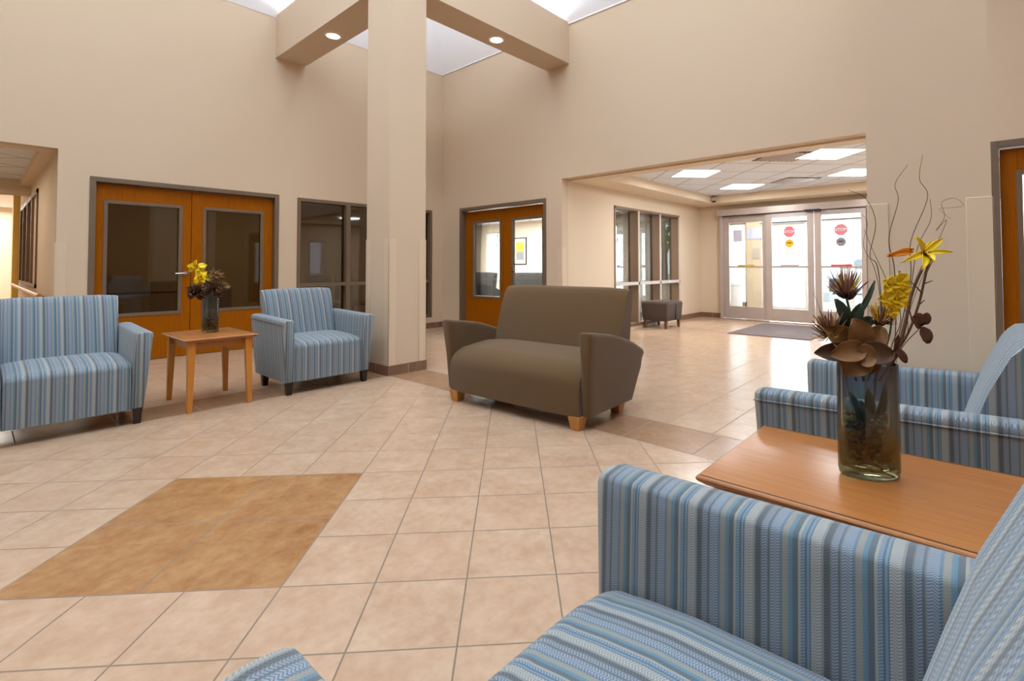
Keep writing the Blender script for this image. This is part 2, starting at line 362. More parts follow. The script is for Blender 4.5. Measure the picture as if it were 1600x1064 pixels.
# baseboards
def baseboard(name, *segs):
    m = MB()
    for s_ in segs: m.box(*s_)
    struct(name, m, MT['base'])
T = .012
baseboard('baseboard_left', (-4.45, 7.6-T, 0, -1.35, 7.6, .1), (.6, 7.6-T, 0, .852, 7.6, .1), (2.872, 7.6-T, 0, 5.75, 7.6, .1))
baseboard('baseboard_right', (5.75-T, 7.076, 0, 5.75, 7.6-T, .1), (5.75-T, 4.7, 0, 5.75, 5.01, .1), (5.75-T, -.08, 0, 5.75, .25, .1))
baseboard('baseboard_entry', (5.75, 4.7-T, 0, 7.148, 4.7, .1), (9.58, 4.7-T, 0, 10.6, 4.7, .1), (10.6-T, 4.22, 0, 10.6, 4.7-T, .1))
def guard(x0, y0, x1, y1): struct('corner_guard', box(x0, y0, .1, x1, y1, 1.4), MT['guard'], bevel=.002)
guard(.585, 7.592, .675, 7.6); guard(.582, 7.592, .59, 7.68)
guard(5.742, 4.7, 5.75, 4.79); guard(5.742, 4.692, 5.84, 4.7)

# ---- doors and windows, local frame: x along the wall, y into the wall, z up
PANEL = lambda x0, x1, z0, z1, gx0, gx1, gz0, gz1, y0, y1: MB().box(x0, y0, z0, gx0, y1, z1).box(gx1, y0, z0, x1, y1, z1).box(gx0, y0, z0, gx1, y1, gz0).box(gx0, y0, gz1, gx1, y1, z1)
def lever(parent, x, z, y, d, mat):
    m = MB().cyl((x, y, z), (x, y-.012, z), .032, 18).cyl((x, y-.01, z), (x, y-.06, z), .011, 10)
    m.tube(spline([(x, y-.055, z), (x+d*.03, y-.058, z), (x+d*.12, y-.055, z-.004)], 4), .009, 8); m.build('handle', mat, parent, smooth=True)
def wood_door(name, loc, rz, w, h, leaves, glassm, rec, handle, fr=.055, depth=.15):
    d = thing(name, kind='structure', loc=loc, rz=rz)
    MB().box(0, -.012, 0, fr, depth, h).box(w-fr, -.012, 0, w, depth, h).box(fr, -.012, h-fr, w-fr, depth, h).build('door_frame', MT['frame'], d, bevel=.003)
    for (x0, x1, gx0, gx1, gz0, gz1) in leaves:
        lf = PANEL(x0+.003, x1-.003, .008, h-fr-.012, gx0, gx1, gz0, gz1, rec, rec+.045).build('door_leaf', MT['door_v'], d, bevel=.002)
        t_ = .028; PANEL(gx0-.01, gx1+.01, gz0-.01, gz1+.01, gx0+t_, gx1-t_, gz0+t_, gz1-t_, rec-.008, rec+.053).build('glazing_frame', MT['frame'], lf, bevel=.002)
        box(gx0, rec+.02, gz0, gx1, rec+.026, gz1).build('glass_pane', glassm, lf)
    if handle: lever(d, handle[0], handle[1], rec, handle[2], MT['chrome'])
    return d
wood_door('door_1', (.852, 7.6, 0), 0, 2.02, 2.163, [(.055, .985, .14, .88, .55, 1.9), (.985, 1.965, 1.12, 1.83, .55, 1.9)], MT['tint_glass'], .06, (.93, 1.05, -1))
wood_door('door_2', (5.75, 7.076, 0), R(-90), 2.066, 2.168, [(.055, 1.03, .25, .97, .58, 1.91), (1.03, 2.01, 1.225, 1.93, .58, 1.91)], MT['glass'], .09, (1.25, 1.06, 1))
wood_door('door_3', (5.75, -.08, 0), R(-90), 2.1, 2.188, [(.055, 1.05, .17, .9, .6, 1.92), (1.05, 2.045, 1.2, 1.93, .6, 1.92)], MT['glass'], .06, (.98, 1.05, -1))
# window to the dark office
w2 = thing('window_2', kind='structure', loc=(3.127, 7.6, .2)); m = MB(); W_, H_ = 2.396, 1.95
m.box(0, -.01, 0, .05, .15, H_).box(W_-.05, -.01, 0, W_, .15, H_).box(.05, -.01, 0, W_-.05, .15, .05).box(.05, -.01, H_-.05, W_-.05, .15, H_)
for x in (.755, 1.57): m.box(x, -.01, .05, x+.07, .15, H_-.05)
m.build('window_frame', MT['frame'], w2, bevel=.002)
for a_, b_ in ((.05, .755), (.825, 1.57), (1.64, W_-.05)): box(a_, .0, .63, b_, .14, .68).build('window_rail', MT['frame'], w2)
for a_, b_ in ((.05, .755), (.825, 1.57), (1.64, W_-.05)): box(a_, .07, .05, b_, .076, H_-.05).build('glass_pane', MT['tint_glass'], w2)
# office behind the left wall
oa = MB().box(.6, 7.75, 0, .75, 11.2, 2.6).box(5.6, 7.75, 0, 5.9, 11.35, 2.6).box(5.75, 11.35, 0, 5.9, 12.6, 2.6).box(.6, 11.2, 0, 4.86, 11.35, 2.6).box(4.86, 11.2, 0, 5.25, 11.35, .75).box(4.86, 11.2, 1.7, 5.25, 11.35, 2.6).box(5.25, 11.2, 0, 5.6, 11.35, 2.6)
struct('wall_office_left', oa, MT['wall'])
struct('ceiling_office_left', box(.6, 7.75, 2.5, 5.6, 11.35, 2.56), MT['ceil_tile'])
w3 = thing('window_3', kind='structure', loc=(4.86, 11.2, .75)); W_, H_ = .39, .95  # added window, standing in for a bluish reflection in the office glass
m = MB().box(0, -.01, 0, .03, .1, H_).box(W_-.03, -.01, 0, W_, .1, H_).box(0, -.01, 0, W_, .1, .03).box(0, -.01, H_-.03, W_, .1, H_).box(0, .0, .2, W_, .09, .225); m.build('window_frame', MT['frame'], w3)
box(.03, .05, .03, W_-.03, .055, H_-.03).build('glass_pane', glass('bluish_light_glass', (.24, .30, .52, 1), .05), w3)  # tint puts the bluish light into the glass colour
# office behind the right wall and the glazed wall beside the ottoman
YN = 4.7
en = MB().box(5.9, YN, 0, 7.148, YN+.15, 2.6).box(7.148, YN, 2.155, 9.58, YN+.15, 2.6).box(9.58, YN, 0, 10.75, YN+.15, 2.6).box(7.148, YN, 0, 9.58, YN+.15, .05)
struct('wall_entry_left', en, MT['wall_cream'])
w4 = thing('window_4', kind='structure', loc=(7.148, YN, .05)); W_, H_ = 2.432, 2.105; D_ = .2
m = MB().box(0, -.012, 0, .035, D_, H_).box(W_-.04, 0, 0, W_, D_, H_).box(0, -.012, H_-.04, W_, D_, H_).box(0, -.012, 0, W_, D_, .05)
for x in (.78, 1.585): m.box(x, 0, .05, x+.045, D_, H_-.04)
m.build('window_frame', MT['frame_dark'], w4)
m = MB()
for x in (.78, 1.585, W_-.04): m.box(x, -.014, .05, x+.045, .0, H_-.03)
m.box(0.03, -.014, .73, W_, .03, .785); m.build('window_trim', MT['frame_light'], w4)
for a_, b_ in ((.035, .78), (.825, 1.585), (1.63, W_-.04)):
    box(a_, .15, .05, b_, .156, H_-.04).build('glass_pane', MT['glass'], w4)
    box(a_, .03, .74, b_, .15, .78).build('window_rail', MT['frame_dark'], w4)
# outside wall of that office with four windows
OW = [(11.72, 10.78), (9.8, 8.86), (7.75, 6.85), (6.0, 5.2)]
ow = MB(); ys = 12.6
for (y1, y0) in OW: ow.box(10.6, y1, 0, 10.75, ys, 2.6); ow.box(10.6, y0, 0, 10.75, y1, .66); ow.box(10.6, y0, 2.17, 10.75, y1, 2.6); ys = y0
ow.box(10.6, YN+.15, 0, 10.75, ys, 2.6).box(5.9, 12.6, 0, 10.75, 12.75, 2.6)
struct('wall_office_right', ow, paint('office_paint', (226, 214, 198)))
struct('ceiling_office_right', box(5.9, YN+.15, 2.42, 10.6, 12.6, 2.46), MT['ceil_tile'])
struct('carpet_office_right', box(5.9, YN+.15, 0, 10.6, 12.6, .008), MT['office_carpet'])
for i, (y1, y0) in enumerate(OW):
    w = thing('window_%d' % (5+i), kind='structure', loc=(10.6, y1, .66), rz=R(-90)); L = y1-y0; H_ = 1.51
    MB().box(0, 0, 0, .035, .1, H_).box(L-.035, 0, 0, L, .1, H_).box(0, 0, 0, L, .1, .035).box(0, 0, H_-.035, L, .1, H_).box(L/2-.015, .02, 0, L/2+.015, .08, H_).build('window_frame', MT['frame_light'], w)
    box(.035, .05, .035, L-.035, .055, H_-.035).build('glass_pane', MT['glass'], w)
    s_ = MB()
    for k in range(7): s_.box(.0+k*.045, -.03, .0, .04+k*.045, -.026, H_-.03)
    s_.build('vertical_blind', MT['white_ceiling'], w)

# entry hall
er = MB().box(5.9, .1, 0, 10.75, .25, 2.6); struct('wall_entry_right', er, MT['wall_cream'])
ee = MB().box(10.6, 4.2, 0, 10.75, YN, 2.6).box(10.6, .25, 2.3, 10.75, 4.2, 2.6).box(10.6, .25, 0, 10.75, .6, 2.3)
struct('wall_entry_end', ee, MT['wall_cream'])
RX0, RX1, RY0, RY1, ZR = 6.12, 10.02, .65, 4.17, 2.56
so = MB().box(5.75, .25, ZO-.02, RX0, YN, 2.6).box(RX1, .25, ZO-.02, 10.6, YN, 2.6).box(RX0, RY1, ZO-.02, RX1, YN, 2.6).box(RX0, .25, ZO-.02, RX1, RY0, 2.6)
so.v = [(x if x > 5.76 else 5.901, y, z) for x, y, z in so.v]
struct('trim_1', so, MT['soffit'])
struct('ceiling_entry', box(RX0, RY0, ZR, RX1, RY1, ZR+.03), MT['ceil_tile'])
def troffer(x, y, lab):
    t_ = thing('ceiling_light', lab, 'light', (x, y, ZR), R(45), 'recessed square lights in the entrance ceiling')
    PANEL(-.305, .305, -.305, .305, -.285, .285, -.285, .285, -.012, 0).xf(Matrix.Rotation(R(-90), 4, 'X')).build('frame', MT['frame_light'], t_)
    box(-.285, -.285, -.008, .285, .285, -.003).build('diffuser', emit('troffer_diffuser', (255, 252, 244), 2.6), t_)
    m_ = MB()
    for k in (-.14, 0, .14): m_.box(-.285, k-.004, -.012, .285, k+.004, -.008)
    m_.build('louvre', MT['frame_light'], t_)
    l = bpy.data.lights.new('troffer_lamp', 'AREA'); l.size = .5; l.energy = 28; l.color = (.94, .97, 1.0)
    lo = bpy.data.objects.new('troffer_lamp', l); COL.objects.link(lo); lo.location = (x, y, ZR-.03)
troffer(7.36, 3.33, 'square ceiling light nearest the glazed office wall in the entrance')
troffer(9.15, 3.26, 'square ceiling light farthest back, nearest the sliding doors')
troffer(7.22, 1.45, 'square ceiling light beside the dark air vent, highest in the photo')
troffer(8.95, 1.42, 'square ceiling light cut off by the column edge at right')
def vent(x, y, lab, dark):
    t_ = thing('ceiling_vent', lab, 'vent', (x, y, ZR), R(45)); s = .3
    PANEL(-s, s, -s, s, -s+.04, s-.04, -s+.04, s-.04, -.012, 0).xf(Matrix.Rotation(R(-90), 4, 'X')).build('frame', MT['alum'], t_)
    m_ = MB()
    for k in range(9): y_ = -s+.06+k*.06; m_.loft([[(-s+.04, y_, -.012), (-s+.04, y_+.03, -.002), (-s+.04, y_+.033, -.003), (-s+.04, y_+.003, -.014)], [(s-.04, y_, -.012), (s-.04, y_+.03, -.002), (s-.04, y_+.033, -.003), (s-.04, y_+.003, -.014)]])
    m_.build('louvre', MT['alum'], t_); box(-s+.04, -s+.04, -.002, s-.04, s-.04, -.001).build('backing', plain('vent_dark', dark, .8), t_)
vent(7.0, 1.93, 'dark grey louvred air vent beside the topmost entrance light', (96, 92, 90))
vent(9.1, 2.35, 'grey louvred air vent between the entrance lights', (120, 116, 114))
dm = thing('security_camera', 'small white dome security camera at the corner of the entrance ceiling', 'camera', (9.96, 4.11, 2.47))
box(-.04, -.04, -.02, .06, .06, .06).build('housing', MT['frame_light'], dm, bevel=.01); MB().ell((0, 0, -.02), (.038, .038, .035), 16, 10).build('dome', MT['black'], dm, smooth=True)

# sliding entrance doors, local x runs from the photo's left to right
def slider(name, loc, wtot, main):
    d = thing(name, kind='structure', loc=loc, rz=R(-90)); al = MT['alum'] if main else MT['pale_alum']
    MB().box(-.06, -.02, 0, 0, .12, 2.17).box(wtot, -.02, 0, wtot+.06, .12, 2.17).build('door_frame', al, d, bevel=.003)
    box(-.08, -.1, 2.17, wtot+.08, .12, 2.3).build('header', al, d, bevel=.004)
    box(0, .0, 2.155, wtot, .1, 2.17).build('track', MT['black'], d)
    box(-.02, -.02, 0, wtot, .12, .012).build('threshold', MT['chrome'], d)
    n = wtot/4; y_ = (.06, .0, .0, .06)
    for i in range(4):
        x0, x1 = i*n+(.0 if i != 2 else .006), (i+1)*n-(.006 if i == 1 else 0)
        if i in (0,): x1 += .03
        if i in (3,): x0 -= .03
        yy = y_[i]; st = .115 if main else .05; zb_ = .27 if main else .12
        lf = PANEL(x0, x1, .02, 2.15, x0+st, x1-st, zb_, 2.07-(0 if i in (1, 2) else .05), yy, yy+.045).build('door_panel', al, d, bevel=.003)
        box(x0+st, yy+.008, 1.075, x1-st, yy+.037, 1.11).build('push_rail', al, lf)
        box(x0+st-.01, yy+.02, zb_-.01, x1-st+.01, yy+.026, 2.08).build('glass_pane', MT['glass'], lf)
        if main:
            cx = (x0+x1)/2
            if i in (1, 2):
                def disc(r, n_, z, dy, rot=0): return MB().loft([[(cx+r*math.cos(2*PI*k/n_+rot), yy+.019-dy, z+r*math.sin(2*PI*k/n_+rot)) for k in range(n_)], [(cx+r*math.cos(2*PI*k/n_+rot), yy+.0185-dy, z+r*math.sin(2*PI*k/n_+rot)) for k in range(n_)]])
                disc(.112, 8, 1.78, 0, PI/8).build('stop_sticker', plain('sticker_red_washed_out', (228, 120, 132) if i == 1 else (222, 140, 150), .5), lf)  # red lightened to pink, imitating overexposing daylight behind the sticker
                tx = bpy.data.curves.new('lettering', 'FONT'); tx.body = 'STOP'; tx.size = .078; tx.align_x = 'CENTER'; tx.align_y = 'CENTER'; tx.extrude = .0004
                to = bpy.data.objects.new('lettering', tx); COL.objects.link(to); to.parent = lf; to.location = (cx, yy+.0165, 1.78); to.rotation_euler = (R(90), 0, 0); tx.materials.append(MT['white_ceiling'])
                disc(.082, 24, 1.555, 0).build('round_sticker', plain('sticker_yellow', (226, 182, 30) if i == 1 else (140, 136, 140), .5), lf)
                box(cx-.04, yy+.017, 1.556, cx+.04, yy+.018, 1.574).build('sticker_band', MT['black'], lf)
                if i == 1: box(cx-.085, yy+.0175, 1.3, cx+.085, yy+.0185, 1.47).build('notice', plain('notice_paper', (236, 236, 240), .7), lf)
            c_ = [(200, 178, 40), (180, 176, 178), (214, 60, 84), (200, 178, 40)][i]
            box(cx-.17, yy+.004, 1.105, cx+.17, yy+.008, 1.14).build('rail_label', plain('label', c_, .5), lf)
            if i == 0: box(x0+.2, yy+.0175, 1.62, x0+.38, yy+.0185, 1.87).build('notice', plain('notice_lilac', (206, 204, 222), .7), lf)
    if main:
        box(wtot/2-.14, -.13, 2.145, wtot/2+.14, -.02, 2.18).build('motion_sensor', MT['black'], d, bevel=.006); box(.1, -.06, 2.15, .3, -.02, 2.17).build('motion_sensor', MT['black'], d, bevel=.004)
slider('door_4', (10.46, 4.14, 0), 3.52, True)
# vestibule outside
ve = MB().box(10.75, 5.2, 0, 12.9, 5.35, 2.5).box(10.75, .1, 0, 12.9, .25, 2.5).box(12.75, 4.1, 0, 12.9, 4.45, 2.5).box(12.75, 4.45, 2.2, 12.9, 5.2, 2.5).box(12.75, .25, 2.3, 12.9, 4.1, 2.5).box(10.75, 4.2, 0, 10.8, 5.2, 2.5)
struct('wall_vestibule', ve, MT['wall_cream'])
struct('ceiling_vestibule', box(10.75, .1, 2.5, 12.9, 5.35, 2.56), MT['white_ceiling'])
slider('door_5', (12.8, 4.04, 0), 3.7, False)
wv = thing('window_9', kind='structure', loc=(12.8, 5.2, 0), rz=R(-90)); MB().box(0, 0, 0, .04, .08, 2.2).box(.71, 0, 0, .75, .08, 2.2).box(0, 0, 0, .75, .08, .2).box(0, 0, 2.16, .75, .08, 2.2).build('window_frame', MT['alum'], wv); box(.04, .04, .2, .71, .045, 2.16).build('glass_pane', MT['glass'], wv)
tag(box(12.735, 4.12, 1.3, 12.748, 4.28, 1.55).build('wall_notice', plain('notice_grey', (190, 186, 180), .7)), 'small grey framed notice on the cream vestibule wall behind the left door panel', 'sign')
tag(box(12.74, 4.05, 1.78, 12.748, 4.42, 2.05).build('posted_notice', plain('notice_blue', (196, 200, 228), .7)), 'pale blue sheet posted high on the vestibule wall behind the left door panel', 'sign')
tc = thing('trash_can', 'white litter bin standing in the vestibule behind the left glass panel', 'trash can', (12.2, 4.55, 0)); m = MB()
m.loft([[(r*math.cos(2*PI*k/20), r*math.sin(2*PI*k/20), z) for k in range(20)] for r, z in ((.17, 0), (.19, .62))]); m.build('body', plain('bin_white', (235, 236, 240), .4), tc, smooth=True)
m = MB().loft([[(r*math.cos(2*PI*k/20), r*math.sin(2*PI*k/20), z) for k in range(20)] for r, z in ((.195, .62), (.195, .66), (.1, .72))]); m.build('lid', plain('bin_lid', (214, 214, 220), .4), tc, smooth=True)
# floor mats
tag(box(8.24, 1.95, 0, 10.0, 3.2, .012).build('entrance_mat', MT['carpet'], bevel=.004), 'dark grey-brown ribbed mat on the tiles in front of the sliding doors', 'floor mat')

# outdoors
struct('ground', box(12.9, -30, -.12, 60, 50, -.01), plain('pale_concrete', (205, 205, 203), .9))
struct('ground_office_side', box(10.75, 5.35, -.12, 12.9, 30, -.02), plain('lawn', (120, 160, 80), .95))
for (x, y) in ((17.5, 3.75), (17.5, .6)):
    p = thing('canopy_post', kind='structure', loc=(x, y, -.01)); box(-.14, -.14, 0, .14, .14, 2.9).build('shaft', MT['white_ceiling'], p, bevel=.01); box(-.22, -.22, 0, .22, .22, .3).build('base', plain('post_base', (190, 186, 184), .7), p)
struct('canopy', box(13.0, -2, 2.9, 18.2, 6.5, 3.2), MT['white_ceiling'])
def car(loc, rz, lab):
    c = thing('car', lab, 'car', loc, rz)
    prof = [(-2.2, .28), (-2.25, .55), (-2.1, .8), (-1.5, .9), (-.9, 1.36), (.5, 1.42), (1.2, 1.0), (2.1, .85), (2.28, .6), (2.25, .28), (1.75, .28), (1.6, .55), (1.3, .62), (1.0, .55), (.9, .28), (-.95, .28), (-1.05, .55), (-1.35, .62), (-1.65, .55), (-1.8, .28)]
    MB().loft([[(x, y, z) for x, z in prof] for y in (-.85, .85)]).build('body', plain('car_white', (228, 230, 236), .3), c, bevel=.05)
    MB().loft([[(x, y, z) for x, z in ((-1.3, .95), (-.85, 1.3), (.45, 1.35), (1.0, 1.0))] for y in (-.86, .86)]).build('window', plain('car_glass', (120, 130, 140), .1), c)
    for x in (-1.35, 1.3):
        for y in (-.86, .7): MB().cyl((x, y, .3), (x, y+.16, .3), .3, 22).build('wheel', plain('tyre', (70, 70, 74), .7), c, bevel=.02)
car((22.5, 2.9, -.01), R(80), 'pale parked car seen washed out through the sliding doors')
def tree(x, y, h, lab):
    t_ = thing('tree', lab, 'tree', (x, y, -.02), 0, 'trees outside the office windows')
    MB().tube([(0, 0, 0), (.05, .03, h*.35), (0, .1, h*.6)], [.16, .11, .06], 8).build('trunk', plain('bark', (90, 76, 62), .9), t_, smooth=True)
    m = MB()
    for k in range(900):
        a, b_, r = random.uniform(0, 2*PI), random.uniform(-1, 1), random.uniform(.5, 1)**.5*h*.3
        s_ = math.sqrt(1-b_*b_); c = Vector((r*s_*math.cos(a), r*s_*math.sin(a), h*.68+r*b_*1.1)); q = Euler((random.uniform(0, 6), random.uniform(0, 6), 0)).to_matrix(); L = h*.035
        i = len(m.v); m.v += [tuple(c+q@Vector(v)*L) for v in ((-1, 0, 0), (0, -.5, .1), (1, 0, 0), (0, .5, .1))]; m.f.append((i, i+1, i+2, i+3))
    m.build('foliage', plain('leaf_green', (120, 158, 84), .8), t_)
tree(16.5, 16.6, 5.5, 'leafy green tree outside, seen through the left office door glass'); tree(17.5, 9.2, 5.0, 'leafy green tree outside, seen through the glazed wall beside the ottoman')

# hallway at far left
hw = MB().box(.59, 7.75, 0, .6, 8.4, 2.6).box(.59, 8.4, 0, .74, 10.0, 2.6).box(.59, 10.0, 0, .74, 13.7, .84).box(.59, 10.0, 2.24, .74, 13.7, 2.6).box(.59, 13.7, 0, .74, 14.2, 2.6)
hw.box(-1.5, 7.75, 0, -1.35, 18, 2.6).box(-1.5, 18, 0, 3, 18.15, 2.8).box(2.9, 14.2, 0, 3.0, 18, 2.8)
struct('wall_hallway', hw, MT['wall_cream'])
struct('ceiling_hallway', box(-1.4, 7.9, 2.52, .6, 11.6, 2.56), MT['ceil_tile'])
struct('trim_2', MB().box(-1.4, 7.75, ZO, .59, 7.95, 2.6).box(.47, 7.95, ZO, .59, 11.5, 2.55).box(-1.4, 11.5, 2.3, .59, 11.85, 2.6), MT['soffit'])
struct('ceiling_hallway_end', box(-1.4, 11.85, 2.6, 3, 18, 2.65), MT['white_ceiling'])
w10 = thing('window_10', kind='structure', loc=(.59, 10.0, .84)); m = MB().box(-.02, 0, 0, .1, .06, 1.4).box(-.02, 3.64, 0, .1, 3.7, 1.4).box(-.02, 0, 1.34, .1, 3.7, 1.4).box(-.02, 0, 0, .1, 3.7, .05)
for k in (.9, 1.85, 2.8): m.box(-.02, k, 0, .1, k+.07, 1.4)
m.build('window_frame', MT['frame_dark'], w10); box(.04, .06, .05, .046, 3.64, 1.34).build('glass_pane', MT['tint_glass'], w10)
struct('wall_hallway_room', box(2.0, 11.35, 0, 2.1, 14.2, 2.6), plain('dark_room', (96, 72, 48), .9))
hr = thing('handrail', 'pale wooden handrail running along the left hallway wall', 'handrail'); MB().tube([(.5, 8.1, .8), (.5, 13.9, .8)], .028, 10).build('rail', MT['leg_oak'], hr, smooth=True)
for y in (8.4, 10.0, 11.8, 13.6): MB().cyl((.5, y, .79), (.59, y, .77), .012, 8).build('bracket', MT['dark_metal'], hr)
hc = thing('column', kind='structure', loc=(.5, 14.25, 0)); box(0, 0, 0, .22, .26, 2.6).build('shaft', plain('yellow_paint', (240, 204, 110), .7), hc)

# downlights in the beams
def downlight(x, y, lab):
    d = thing('downlight', lab, 'light', (x, y, 4.13), 0, 'round downlights recessed in the beams')
    MB().loft([[(r*math.cos(2*PI*k/28), r*math.sin(2*PI*k/28), z) for k in range(28)] for r, z in ((.105, -.001), (.105, -.008), (.082, -.008), (.082, -.002))], cap=False).build('trim_ring', MT['white_ceiling'], d, smooth=True)
    MB().cyl((0, 0, -.003), (0, 0, -.006), .083, 28).build('lens', emit('warm_lamp', (255, 236, 196), 6), d)
    l = bpy.data.lights.new('downlight_lamp', 'SPOT'); l.energy = 22; l.spot_size = R(95); l.spot_blend = .6; l.color = (1, .84, .6); l.shadow_soft_size = .07
    o = bpy.data.objects.new('downlight_lamp', l); COL.objects.link(o); o.location = (x, y, 4.1)
downlight(3.02, 6.3, 'round warm downlight in the underside of the left beam'); downlight(4.5, 4.79, 'round warm downlight in the underside of the right beam')

# ------------------------------------------------------------------ seating
def prof_slab(xs, fn):
    return MB().loft([[(x*1.0, y, z) for (y, z) in fn(x)] for x in xs])
def uv_seat(co, n):
    if abs(n.x) > .6: return (co.y+10.04, co.z+10)
    return (co.x+10.03, co.z-co.y+10)
def uv_arm_for(side):
    def f(co, n):
        if n.y < -.6: return (co.x+10.0, co.z+10)
        return (co.y+10.04, co.z+side*co.x+10)
    return f
def taper_leg(x, y, zt, t, b, h0=0.):
    return MB().loft([[(x+sx*b+(0), y+sy*b, h0) for sx, sy in ((-1, -1), (1, -1), (1, 1), (-1, 1))], [(x+sx*t, y+sy*t, zt) for sx, sy in ((-1, -1), (1, -1), (1, 1), (-1, 1))]])
def edge_xs(w, n=8, e=.03):
    core = [(-w+e)+(2*w-2*e)*k/n for k in range(n+1)]
    return [-w, -w+e*.12, -w+e*.4]+core+[w-e*.4, w-e*.12, w]
def upholstered(root, hw, fab, legm, arm, seat_front=0.0, zb=.11, seatz=(.40, .454, .476), legx=None, legs_y=(.055, .59), flare=(.075, .045, .065), leg=(.03, .021), roll=.07):
    # seat block with a crowned, softly rolled front edge
    def seat(x):
        k = (abs(x)/hw); c = max(0, 1-k**6); e = .018*(1-c)
        f = seat_front; r = roll; q = [(f+e, zb), (f+e*.5, zb+.15)]
        for k2 in range(9):
            th = PI/2*k2/8; q.append((f+e+r*(1-math.cos(th)), seatz[0]+(seatz[1]-seatz[0])*math.sin(th)-e*math.sin(th)))
        zc = seatz[2]+.008*c-e
        return q+[(f+r+.06, seatz[1]+.35*(seatz[2]-seatz[1])+.003*c-e), (f+r+.16, seatz[1]+.8*(seatz[2]-seatz[1])+.006*c-e), (.45, zc), (.62, seatz[2]-.01-e), (.62, zb)]
    prof_slab(edge_xs(hw), seat).build('seat', fab, root, smooth=True, uv=uv_seat, angle=70)
    def back(x):
        k = abs(x)/hw; c = 1-k**8; e = .012*(1-c)
        return [(.50, .30), (.545+e, .44), (.563+e, .50), (.60+e, .62), (.64+e, .74), (.69+e, .85), (.712+e, .885-e), (.735, .902-e), (.765, .907-e), (.79, .9-e), (.80-e, .88-e), (.795-e, .8), (.75-e, .5), (.70-e, .3), (.66, zb), (.55, zb)]
    m = prof_slab(edge_xs(hw), back)
    m.v = [(x*(1+(.085 if hw < .5 else .0)*max(0, min(1, (z-.5)/.4))) if z > .5 else x, y, z) for x, y, z in m.v]
    m.build('backrest', fab, root, smooth=True, uv=uv_seat, angle=70)
    for sd in (-1, 1): arm(root, sd, hw, fab)
    lx = legx or hw+.05
    for sx in (-1, 1):
        for y in legs_y: taper_leg(sx*lx, y, zb+.002, leg[0], leg[1]).build('leg', legm, root, bevel=.003)
def arm_straight(root, sd, hw, fab):
    g0 = hw+.002; rings = []
    ys = [0, .006, .02, .05, .15, .3, .45, .6, .72, .735, .74]
    for y in ys:
        e = .010 if y in (0, .74) else (.004 if y in (.006, .735) else 0)
        zt = .656+.016*y/.63-e; zb = .11
        sh = max(0, 1-y/.3)
        P = []
        for (x, z) in ((0+e, zb+e), (.075-e, zb+e), (.096-e, .35), (.117-e, zt-.028), (.118-e, zt-.012), (.108-e, zt-.001), (.08, zt+.004), (.05, zt+.002), (.026+e, zt-.002), (.019+e, zt-.012), (.016+e, zt-.05), (.006+e, .40)):
            P.append((sd*(g0+x), y-.022*sh*(z-.11)/.53, z))
        rings.append(P)
    o = MB().loft(rings).build('armrest', fab, root, smooth=True, uv=uv_arm_for(sd), angle=50)
    pts = [(sd*(g0+.1195), y-.022*max(0, 1-y/.3)*.93, .656+.016*y/.63-.034) for y in (0.0, .03, .1, .3, .5, .74)]
    MB().tube(pts, .0026, 6).build('seam', MT['stripe'] if fab == MT['stripe'] else fab, o, smooth=True, uv=uv_arm_for(sd))
def armchair(lab, loc, rz, group=None):
    t_ = thing('armchair', lab, 'armchair', loc, rz, group)
    upholstered(t_, .312, MT['stripe'], MT['leg_dark'], arm_straight, legx=.352, legs_y=(.04, .59))
    return t_
GA = None
chair = armchair('blue striped armchair at far left, beside the small wooden table', (.447, 4.6, 0), 0, GA)
def put_chair(lab, loc, rz):
    c = copy_tree(chair); c['label'] = lab; c.location = loc; c.rotation_euler = (0, 0, rz); return c
put_chair('blue striped armchair between the small wooden table and the tall column', (2.197, 4.58, 0), 0)
put_chair('blue striped armchair nearest the camera, cut off by the bottom edge of the photo', (.612, .655, 0), R(180))
put_chair('blue striped armchair at right, behind the glass vase and beyond the large oak table', (2.385, .64, 0), R(180))

def arm_curved(root, sd, hw, fab):
    g0 = hw+.003; rings = []
    zt_ = lambda y: .682-.02*(y/.15) if y < .15 else .662-.036*((y-.15)/.22) if y < .37 else .626-.078*((y-.37)/.25) if y < .62 else .548-.085*((y-.62)/.19)
    ys = [.03, .036, .05, .1, .17, .25, .33, .41, .5, .58, .64, .7, .75, .79, .805, .81]
    for y in ys:
        e = .012 if y in (.03, .81) else (.004 if y in (.036, .805) else 0)
        zt = zt_(y)-e; y = y+.02*max(0, 1-(y-.03)/.25); zb = .10 if y < .655 else .10+.25*((y-.655)/.155)**.8
        sh = max(0, 1-(y-.03)/.3); k = lambda z: (z-.1)/.57
        P = []
        for (x, z) in ((0+e, zb), (.062-e, zb), (.062+.018*k((zb+zt)/2)-e, (zb+zt)/2), (.062+.036*k(zt)-e, zt-.03), (.062+.036*k(zt)-e-.001, zt-.012), (.06+.03*k(zt)-e, zt-.002), (.05, zt), (.02, zt-.001), (.008+e, zt-.007), (.003+e, zt-.022), (.001+e, zt-.05), (0+e, (zb+zt)/2)):
            P.append((sd*(g0+x), y-.045*max(0, 1-(y-.05)/.3)*(z-.1)/.57, z))
        rings.append(P)
    MB().loft(rings).build('armrest', fab, root, smooth=True, angle=50)
def loveseat(lab, loc, rz, fab, legm):
    t_ = thing('loveseat', lab, 'loveseat', loc, rz)
    upholstered(t_, .655, fab, legm, arm_curved, seat_front=0., zb=.095, seatz=(.30, .455, .475), legx=.612, legs_y=(.06, .60), leg=(.05, .035), roll=.2)
    for o in t_.children:
        if o.name.startswith('backrest'):
            for v in o.data.vertices: v.co.z *= 1+.048*max(0, (v.co.z-.45)/.45); v.co.y -= .01
    return t_
loveseat('brown two-seat loveseat with curved arms in the middle of the lobby', (2.672, 2.735, 0), R(-87.1), MT['brown_fabric'], MT['leg_oak'])
